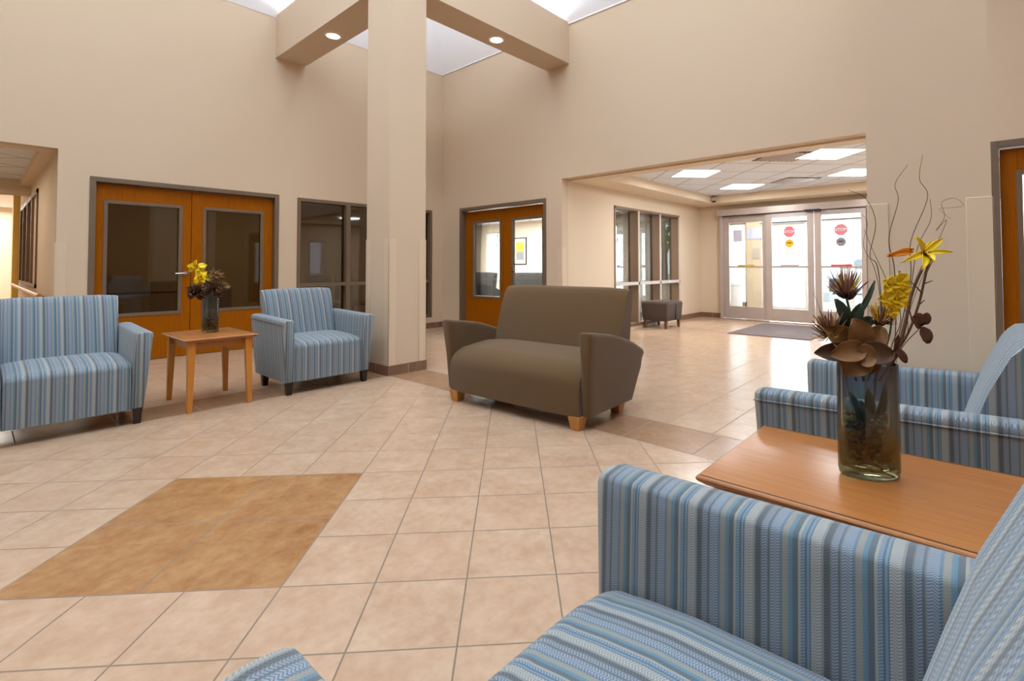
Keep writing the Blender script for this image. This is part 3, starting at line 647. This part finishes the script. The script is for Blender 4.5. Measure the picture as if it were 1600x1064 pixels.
loveseat('dark grey sofa in the office, seen through the left glass of the double door', (8.6, 10.6, .008), R(-90), MT['grey_fabric'], MT['leg_dark'])
loveseat('dark grey sofa in the bright office, glimpsed at the right edge of the door glass', (8.9, 8.3, .008), R(-60), MT['grey_fabric'], MT['leg_dark'])

# ottoman
ot = thing('ottoman', 'grey-brown ribbed ottoman with wooden legs beside the glazed wall', 'ottoman', (8.32, 4.435, 0))
hx, hy = .30, .255
def sec(z, s, cr=0):
    P = []
    for (x, y) in ((-1, -1), (-.5, -1), (0, -1), (.5, -1), (1, -1), (1, -.4), (1, .4), (1, 1), (.5, 1), (0, 1), (-.5, 1), (-1, 1), (-1, .4), (-1, -.4)): P.append((x*hx*s, y*hy*s, z))
    return P
m = MB().loft([sec(.14, .9), sec(.15, .93), sec(.3, .975), sec(.42, 1.0), sec(.44, 1.01), sec(.465, .985), sec(.48, .9), sec(.488, .6)]); m.build('cushion', MT['ottoman'], ot, smooth=True, angle=60)
MB().box(.03, -hy*1.0-.006, .15, .045, -hy+.02, .455).build('seam', plain('seam_dark', (54, 46, 44), .9), ot)
for sx in (-1, 1):
    for sy in (-1, 1): taper_leg(sx*hx*.82, sy*hy*.8, .145, .026, .017).build('leg', wood('cherry_leg', (128, 76, 40), (104, 58, 30), 2, .4) if sx+sy == -2 else bpy.data.materials['cherry_leg'], ot)

# tables
def table(lab, loc, W_, L_, zt=.57):
    t_ = thing('side_table', lab, 'table', loc)
    m = MB(); e = .02
    R_ = lambda i, z: [(i, i, z), (W_-i, i, z), (W_-i, L_-i, z), (i, L_-i, z)]
    m.loft([R_(.022, zt-.028), R_(.004, zt-.014), R_(0, zt-.007), R_(.004, zt-.0015), R_(.006, zt)]); m.build('tabletop', MT['table'], t_, bevel=.002)
    for x in (.0125, W_-.0125): box(x-.0022, .01, zt-.001, x+.0022, L_-.01, zt+.0006).build('inlay_line', plain('dark_inlay', (70, 46, 28), .5), t_)
    MB().box(.06, .06, zt-.085, W_-.06, .078, zt-.026).box(.06, L_-.078, zt-.085, W_-.06, L_-.06, zt-.026).box(.06, .06, zt-.085, .078, L_-.06, zt-.026).box(W_-.078, .06, zt-.085, W_-.06, L_-.06, zt-.026).build('apron', MT['table'], t_)
    for sx in (0, 1):
        for sy in (0, 1):
            x, y = (.062 if not sx else W_-.062), (.062 if not sy else L_-.062); dx, dy = (-1 if not sx else 1), (-1 if not sy else 1)
            b = .017; a = .026; ox, oy = dx*.012, dy*.012
            MB().loft([[(x+ox+u*b, y+oy+v*b, 0) for u, v in ((-1, -1), (1, -1), (1, 1), (-1, 1))], [(x+u*a, y+v*a, zt-.027) for u, v in ((-1, -1), (1, -1), (1, 1), (-1, 1))]]).build('leg', MT['table_v'], t_, bevel=.003)
    return t_
T1 = table('small oak side table with a flower vase between the two striped armchairs at left', (1.065, 4.585, 0), .52, .70)
T2 = table('large light oak table top at lower right carrying the tall glass vase', (1.276, -.16, 0), .56, .749)

# ------------------------------------------------------------------ vases and flowers; local frame: x to the photo's right, y away from the camera, z up from the table
petal_m = {'brown': plain('dried_brown_petal', (132, 92, 50), .6, var=.18, sc=30), 'brown2': plain('dark_brown_petal', (82, 52, 28), .6, var=.2, sc=30), 'yellow': plain('yellow_silk', (246, 208, 20), .5, var=.12, sc=40),
           'orange': plain('orange_silk', (226, 140, 30), .5), 'pink': plain('dusty_pink_stamen', (150, 104, 88), .6, var=.15, sc=60), 'green': plain('dark_green_leaf', (38, 62, 46), .5, var=.2, sc=40), 'stem': plain('green_stem', (40, 92, 70), .5),
           'twig': plain('brown_twig', (104, 72, 50), .8, var=.15, sc=80), 'maroon': plain('maroon_leaf', (84, 46, 30), .6, var=.2, sc=60)}
def petal(m, base, tip, width, cup=.2, n=6, bend=0., roundness=1., up=None):
    base, tip = Vector(base), Vector(tip); d = tip-base; L = d.length; d.normalize()
    up = Vector(up) if up else Vector((0, -1, .3)); s = d.cross(up)
    s = s.normalized() if s.length > 1e-4 else Vector((1, 0, 0)); nn = s.cross(d)
    i0 = len(m.v)
    for i in range(n+1):
        t = i/n; w = width*(math.sqrt(max(.05, 1-(2*t**.85-1)**2)) if roundness >= 1 else math.sin(PI*min(1, max(0.02, t**.8*.94+.03)))**1.1)
        c = base+d*L*t+nn*bend*math.sin(t*PI)*L
        for j in (-1, -.5, 0, .5, 1): m.v.append(tuple(c+s*w*j*.5+nn*(j*j*cup*width+random.uniform(-.04, .04)*width)))
    for i in range(n):
        for j in range(4): a_ = i0+i*5+j; m.f.append((a_, a_+1, a_+6, a_+5))
    return m
CR = Vector((math.sin(YAW), -math.cos(YAW), 0))   # heading of local x
RZ = math.atan2(CR.y, CR.x)
def vase(lab, loc, sc=1., rz=RZ):
    t_ = thing('vase', lab, 'vase', loc, rz-R(8)); n = 40
    def rg(a, b, z): return [(a*math.cos(2*PI*k/n)*sc, b*math.sin(2*PI*k/n)*sc, z*sc) for k in range(n)]
    out = [rg(.066, .036, 0), rg(.073, .043, .006), rg(.0755, .0455, .02), rg(.076, .046, .15), rg(.075, .045, .292), rg(.074, .044, .296), rg(.071, .041, .296)]
    inn = [rg(.071, .041, .29), rg(.071, .041, .15), rg(.070, .040, .026), rg(.05, .03, .018)]
    t = NT('green_grey_vase_glass') if 'green_grey_vase_glass' not in bpy.data.materials else None
    if t:
        z = t.sep(t.coord())[2]; col = t.n('ShaderNodeValToRGB'); t.put(col.inputs[0], t.M('MULTIPLY', z, 3.3)); e = col.color_ramp.elements
        e[0].color = (.66, .68, .48, 1); e[1].color = (.50, .56, .70, 1); e[1].position = 1; x = e.new(.45); x.color = (.78, .80, .72, 1); x = e.new(.8); x.color = (.68, .74, .80, 1)
        tr = t.n('ShaderNodeBsdfTransparent'); t.put(tr.inputs[0], col.outputs[0]); gl = t.n('ShaderNodeBsdfGlossy'); gl.inputs['Roughness'].default_value = .04; mx = t.n('ShaderNodeMixShader')
        lw_ = t.n('ShaderNodeLayerWeight'); lw_.inputs['Blend'].default_value = .3; t.put(mx.inputs[0], t.rng(lw_.outputs['Fresnel'], 0., 1., .05, .8)); t.put(mx.inputs[1], tr.outputs[0]); t.put(mx.inputs[2], gl.outputs[0]); t.put(t.out.inputs['Surface'], mx.outputs[0])
    MB().loft(out+inn).build('glass_body', bpy.data.materials['green_grey_vase_glass'], t_, smooth=True, angle=70)
    return t_
def pebbles(lab, loc, sc, cnt, rz=RZ):
    cols = [plain('pebble_%s' % q, c, .15) for q, c in (('amber', (150, 96, 56)), ('brown', (92, 60, 44)), ('olive', (110, 108, 60)), ('plum', (84, 56, 66)))]
    m = MB(); idx = []
    for k in range(cnt):
        a = random.uniform(0, 2*PI); q = math.sqrt(random.random())*.92; zz = .026+.135*(k/cnt)**1.4
        i0 = len(m.v); f0 = len(m.f); r = random.uniform(.008, .012)
        m.ell((0, 0, 0), (r, r, r*.65), 8, 6); m.xf(Matrix.Translation((.066*q*math.cos(a), .034*q*math.sin(a), zz)) @ Euler((random.uniform(-1, 1), random.uniform(-1, 1), 0)).to_matrix().to_4x4(), i0); idx += [k % 4]*(len(m.f)-f0)
    m.v = [(x*sc, y*sc, z*sc) for x, y, z in m.v]
    o = m.build('glass_pebbles', cols[0], None, smooth=True)
    for c in cols[1:]: o.data.materials.append(c)
    for p, i in zip(o.data.polygons, idx): p.material_index = i
    o.location = loc; o.rotation_euler = (0, 0, rz-R(8)); return tag(o, lab, 'pebbles', kind='stuff')
K = 1/582.
def P(px, py, y=0.): return Vector((((px-854.5)*(1.345+y)-503.5*1.345)/779.8, y, .56-(py-415)*(1.345+y)/779.8))
VL = (1.578, .236, .57)
NECK = lambda a, y=0.: Vector((a, y, .25))
vase('tall oval glass vase on the large oak table at right', (VL[0], VL[1], .5705))
pebbles('amber and brown glass pebbles filling the bottom of the tall vase', (VL[0], VL[1], .5705), 1., 260)
tw_n = [0]
def stem_thing(name, lab, cat, group=None, loc=VL, sc=1.): 
    o = thing(name, lab, cat, loc, RZ, group); o.scale = (sc,)*3; return o
def twig(lab, pts, r=.0016, loc=VL, sc=1.):
    t_ = stem_thing('twig', lab, 'twig', 'curly twigs in the tall vase' if sc == 1 else None, loc, sc); q = spline(pts, 8); n = len(q)
    MB().tube(q, [r*(1-.65*i/n) for i in range(n)], 6).build('branch', petal_m['twig'], t_, smooth=True)
twig('curly twig reaching highest of all, to the right of the tallest pair', [(.01, 0, .04), P(1400, 560, .0), P(1428, 440, .01), P(1430, 380, .02), P(1458, 310, .03), P(1446, 280, .02), P(1452, 243, .02)])
twig('curly twig rising just left of the tallest twig', [(-.01, .01, .05), P(1398, 560, .01), P(1404, 430, .02), P(1396, 375, .01), P(1412, 315, .0), P(1408, 288, .0), P(1428, 258, .01)])
twig('curly twig curving over the left side against the column edge', [(0, -.01, .05), P(1372, 560, .0), P(1382, 500, -.02), P(1378, 420, -.02), P(1366, 400, .0), P(1376, 350, .01), P(1362, 312, .0), P(1334, 297, .0)])
twig('fine twig bending left in front of the sliding doors', [(0, .01, .05), P(1376, 560, .02), P(1380, 470, .04), P(1372, 420, .04), P(1356, 385, .04), P(1363, 350, .04), P(1354, 335, .05)], .0012)
twig('twig climbing behind the yellow lily to its right', [(.02, .01, .05), P(1402, 560, .02), P(1425, 470, .04), P(1440, 390, .05), P(1462, 345, .05), P(1462, 312, .05)])
twig('wiry twig ending in a wide loop at the far right', [(.02, 0, .05), P(1405, 560, .03), P(1432, 470, .03), P(1470, 385, .03), P(1487, 345, .03), P(1470, 362, .03), P(1484, 340, .04), P(1480, 318, .04), P(1500, 311, .04), P(1514, 322, .04), P(1496, 326, .04), P(1476, 328, .04), P(1494, 344, .04)], .0009)
twig('short twig arching low over the brown leaves at left', [(-.02, 0, .05), P(1320, 570, -.02), P(1300, 530, -.03), P(1288, 490, -.03), P(1277, 457, -.03)], .0012)
twig('twig looping around the yellow orchid stem', [(.01, -.01, .05), P(1392, 560, -.01), P(1412, 500, -.02), P(1398, 455, -.02), P(1372, 395, -.02), P(1358, 360, -.01)], .0014)
twig('tangled twig crossing low to the right of the vase mouth', [(.02, 0, .05), P(1400, 565, 0), P(1422, 520, .01), P(1418, 480, .02), P(1406, 455, .0), P(1414, 430, .0)], .0014)

def protea(lab, c, r, st, loc=VL, sc=1., leaves=True, tilt=(0, 0, 1)):
    t_ = stem_thing('spiky_flower', lab, 'flower', None, loc, sc); c = Vector(c)
    MB().tube(spline([st, (Vector(st)+c)/2+Vector((.004, 0, 0)), c], 5), .003, 8).build('stem', petal_m['stem'], t_, smooth=True)
    cols = {'pink': MB(), 'yellow': MB(), 'brown2': MB()}; ax = Vector(tilt).normalized()
    for k in range(110):
        a = random.uniform(0, 2*PI); e = random.uniform(.15, 1.45); o_ = ax.orthogonal().normalized(); b_ = ax.cross(o_)
        d = (ax*math.sin(e)+(o_*math.cos(a)+b_*math.sin(a))*math.cos(e)).normalized(); L = r*random.uniform(.7, 1.1)
        q = [c, c+d*L*.6, c+d*L+Vector((0, 0, r*.18))]; key = random.choice(('pink', 'pink', 'brown2', 'yellow')) if k % 3 else 'pink'
        cols[key].tube(q, [.0014, .0013, .0007], 4)
    for k in (('pink', 'rose stamens'), ('yellow', 'yellow stamens'), ('brown2', 'brown stamens')): o = cols[k[0]].build('stamens', petal_m[k[0]], t_); o['label'] = k[1]
    m = MB()
    for k in range(10):
        a = 2*PI*k/10; d = Vector((math.cos(a), math.sin(a), .1)); petal(m, c-ax*.008, c+d*r*.42+ax*.004, r*.3, .2, 4, .1, 0)
    m.build('bracts', petal_m['brown2'], t_, smooth=True, solid=.0008)
    if leaves:
        m = MB()
        for (px, py, y, w) in leaves: petal(m, c-Vector((0, 0, .09)), P(px, py, y) if sc == 1. else Vector((px, y, py)), w, .18, 6, .12, 1)
        m.build('leaves', petal_m['green'], t_, smooth=True, solid=.001)
protea('spiky pink and yellow flower standing upright above the dark green leaves', P(1327, 462, -.02), .062, NECK(-.01), leaves=[(1309, 468, -.03, .034), (1350, 475, -.03, .034), (1318, 520, -.05, .04), (1358, 520, -.03, .04), (1340, 500, -.05, .03), (1372, 440, .0, .016), (1304, 505, -.01, .03), (1368, 500, .02, .03)])
protea('spiky rose coloured flower leaning left over the vase rim', P(1303, 522, -.04), .055, NECK(-.03), leaves=False, tilt=(-.7, -.2, .7))
protea('small spiky flower half hidden between the orchid and the brown petals', P(1378, 505, .0), .045, NECK(0.), leaves=False, tilt=(.4, -.3, .9))

t_ = stem_thing('magnolia', 'large dried brown blossom drooping over the rim of the tall vase', 'flower')
MB().tube(spline([NECK(-.01), P(1345, 560, -.04)], 4), .003, 8).build('stem', petal_m['twig'], t_)
for (bx, by, tx, ty, w, yy) in ((1342, 548, 1336, 498, .078, -.055), (1350, 550, 1382, 510, .062, -.045), (1335, 550, 1292, 515, .075, -.05), (1330, 552, 1276, 552, .05, -.065), (1340, 552, 1398, 556, .06, -.07), (1345, 545, 1320, 585, .085, -.075), (1352, 546, 1300, 556, .055, -.085), (1340, 556, 1372, 560, .06, -.09), (1345, 556, 1346, 586, .09, -.06)):
    m = MB(); petal(m, P(bx, by, yy), P(tx, ty, yy-.012), w, .24, 7, .1, 1); m.build('petal', petal_m['brown' if by < 551 else 'brown2'] if (bx+tx) % 3 else petal_m['brown'], t_, smooth=True, solid=.0015, sub=1)

m = MB()
for (x0, z0, x1, z1, w, yy) in ((0, .10, -.03, .2, .03, -.01), (.01, .09, .03, .19, .028, 0), (0, .12, .005, .23, .03, .012), (.02, .14, .045, .24, .022, 0), (-.02, .13, -.05, .22, .022, .0)): petal(m, (x0, yy, z0), (x1, yy, z1), w, .2, 5, .1, 1)
m.build('leaves', petal_m['green'], t_, smooth=True, solid=.001)
t_ = stem_thing('lily', 'bright yellow star-shaped lily on the right of the arrangement', 'flower')
MB().tube(spline([NECK(.03), P(1410, 540, .0), P(1430, 460, .02), P(1455, 405, .02)], 6), [.004]*19, 8).build('stem', petal_m['twig'], t_, smooth=True)
c = P(1448, 398, .0)
for (tx, ty, w, yy) in ((1436, 370, .018, -.01), (1480, 374, .018, .01), (1495, 396, .014, -.02), (1414, 412, .018, -.04), (1446, 424, .022, -.05), (1466, 412, .02, -.06), (1462, 378, .016, .02)):
    m = MB(); petal(m, c, P(tx, ty, yy), w, .25, 6, .12, 0); m.build('petal', petal_m['yellow'], t_, smooth=True, solid=.001)
m = MB()
for k in range(6): m.tube([c, c+Vector((random.uniform(-.02, .02), -.03, random.uniform(-.01, .02)))], .0012, 5)
m.build('stamens', petal_m['maroon'], t_)
m = MB(); petal(m, P(1432, 392, 0.), P(1392, 403, -.01), .02, .4, 5, .0, 0); petal(m, P(1432, 396, -.01), P(1392, 400, -.015), .016, .4, 5, .1, 0); m.build('bud', petal_m['orange'], t_, smooth=True, solid=.001)
t_ = stem_thing('orchid', 'spray of small yellow orchid blooms in the middle of the arrangement', 'flower')
MB().tube(spline([NECK(.02), P(1395, 520, -.01), P(1400, 450, -.01), P(1412, 425, 0)], 6), .0022, 7).build('stem', petal_m['stem'], t_, smooth=True)
for (px, py, r) in ((1395, 447, .026), (1412, 440, .024), (1388, 468, .024), (1408, 470, .026), (1396, 486, .022), (1414, 455, .022)):
    m = MB(); c = P(px, py, -.015)
    for k in range(5): a = 2*PI*k/5+px; petal(m, c, c+Vector((math.cos(a)*r, -.006, math.sin(a)*r)), r*.95, .2, 4, .1, 1)
    m.build('bloom', petal_m['yellow'], t_, smooth=True, solid=.001)
t_ = stem_thing('dried_branch', 'thick dark branch slanting up to the yellow lily', 'branch')
m = MB(); m.tube(spline([NECK(.03, .01), P(1418, 530, .01), P(1440, 478, .015), P(1455, 420, .02), P(1462, 405, .02)], 6), .0032, 7)
for (a, b_) in (((1440, 478), (1450, 470)), ((1448, 445), (1463, 440)), ((1452, 430), (1466, 405)), ((1430, 505), (1422, 470)), ((1445, 458), (1428, 440))): m.tube([P(*a, .015), P(*b_, .01)], [.0022, .001], 5)
m.build('branch', petal_m['twig'], t_, smooth=True)
def sprig(lab, pts, leaves, loc=VL, sc=1.):
    t_ = stem_thing('leaf_sprig', lab, 'leaf', None, loc, sc); MB().tube(spline(pts, 5), .0012, 5).build('stem', petal_m['twig'], t_)
    for (a, b_, w) in leaves: m = MB(); petal(m, a, b_, w, .15, 5, .1, 1); m.build('leaf', petal_m['maroon'], t_, smooth=True, solid=.001)
sprig('sprig of dark brown round leaves standing out to the right of the vase', [NECK(.05), P(1412, 545, 0), P(1440, 515, -.01), P(1452, 500, -.01)], [(P(1442, 512, -.01), P(1430, 495, -.015), .036), (P(1444, 508, -.01), P(1454, 490, -.012), .026), (P(1444, 512, -.01), P(1452, 538, -.02), .034), (P(1438, 508, -.012), P(1440, 490, -.01), .03)])
sprig('small dark leaf sprig hanging just beside the vase rim', [NECK(.05), P(1402, 550, 0), P(1404, 530, 0)], [(P(1402, 545, 0), P(1418, 568, -.01), .024), (P(1403, 540, 0), P(1407, 524, 0), .012), (P(1400, 550, 0), P(1404, 536, -.01), .012)])

# vase on the small table
V2 = (1.345, 5.0, .5705); S2 = 1.0
vase('glass vase on the small oak side table at left', V2, .98)
pebbles('brown glass pebbles inside the vase on the small side table', V2, .96, 110)
K2 = 1/164.
def Q(px, py, y=0.): return Vector(((px-319)*K2, y, (514-py)*K2))
def bunch(lab, cx, cz, rad, n, key, w, cat='flower', name='dried_flower', y=0.):
    t_ = thing(name, lab, cat, V2, RZ); MB().tube([(0, 0, .05), (0, y, .28), (cx, y, cz)], .003, 6).build('stem', petal_m['stem'], t_)
    m = MB(); c = Vector((cx, y, cz))
    for k in range(n):
        a, e = random.uniform(0, 2*PI), random.uniform(-.8, 1.2); d = Vector((math.cos(a)*math.cos(e), math.sin(a)*math.cos(e), math.sin(e))); petal(m, c+d*rad*.1, c+d*rad*random.uniform(.7, 1.1), w, .2, 4, .15, 0)
    m.build('petals', petal_m[key], t_, smooth=True, solid=.001); return t_
bunch('yellow blossom highest in the small side table vase', (299-319)*K2, 91*K2, .075, 16, 'yellow', .05, name='silk_flower')
bunch('yellow blossom lower and closer to the vase on the side table', (309-319)*K2, 75*K2, .075, 16, 'yellow', .05, name='silk_flower', y=-.02)
bunch('brown bloom spreading left over the rim of the side table vase', (299-319)*K2, 55*K2, .09, 22, 'brown2', .055)
bunch('brown bloom standing over the rim of the side table vase', (326-319)*K2, 60*K2, .1, 26, 'brown2', .055, y=-.03)
bunch('golden tufted flower at the right of the side table vase', (326-319)*K2, 78*K2, .075, 40, 'brown', .016)
bunch('brown bloom tipping right beside the golden tuft', (335-319)*K2, 62*K2, .075, 22, 'brown', .04)

# ------------------------------------------------------------------ things in the offices
def task_chair(lab, loc, rz):
    t_ = thing('office_chair', lab, 'chair', loc, rz, 'black chairs in the dark office')
    box(-.23, -.22, .43, .23, .22, .5).build('seat', MT['black'], t_, bevel=.03); m = box(-.21, .2, .52, .21, .26, .98); m.build('backrest', MT['black'], t_, bevel=.03)
    MB().cyl((0, 0, .06), (0, 0, .44), .03, 12).build('post', MT['dark_metal'], t_)
    m = MB()
    for k in range(5): a = 2*PI*k/5; m.tube([(0, 0, .09), (.28*math.cos(a), .28*math.sin(a), .05)], .018, 6)
    m.build('base', MT['black'], t_)
    for k in range(5): a = 2*PI*k/5; MB().ell((.28*math.cos(a), .28*math.sin(a), .03), (.03, .03, .03), 8, 6).build('caster', MT['black'], t_)
task_chair('black office chair behind the dark window, left of the mullion', (3.9, 8.35, 0), 0); task_chair('black office chair behind the dark window, next to the column', (4.5, 8.5, 0), R(20))
dk = thing('desk', 'wooden desk along the back of the dark office', 'desk', (1.3, 9.6, 0)); box(0, 0, .72, 1.6, .7, .75).build('top', MT['table'], dk); box(0, .02, 0, .03, .68, .72).build('side_panel', MT['table'], dk); box(1.57, .02, 0, 1.6, .68, .72).build('side_panel', MT['table'], dk)
pf = thing('framed_picture', 'black-framed print in yellow and grey on the bright office wall', 'picture', (10.598, 10.53, 1.17), R(-90))
PANEL(0, .54, 0, .79, .025, .515, .025, .765, -.03, 0).build('frame', MT['black'], pf); box(.025, -.012, .025, .515, -.004, .765).build('mat_board', plain('mat_board', (236, 236, 232), .8), pf)
def art():
    t = NT('yellow_grey_print'); z = t.sep(t.coord())[2]; n = t.noise(t.coord(), 6, 3); f = t.rng(t.M('ADD', z, t.M('MULTIPLY', n, .08)), .38, .5)
    return t.fin(t.mix(f, lin(136, 134, 138), lin(224, 180, 60)), .7)
box(.11, -.0135, .13, .43, -.0125, .66).build('print', art(), pf)
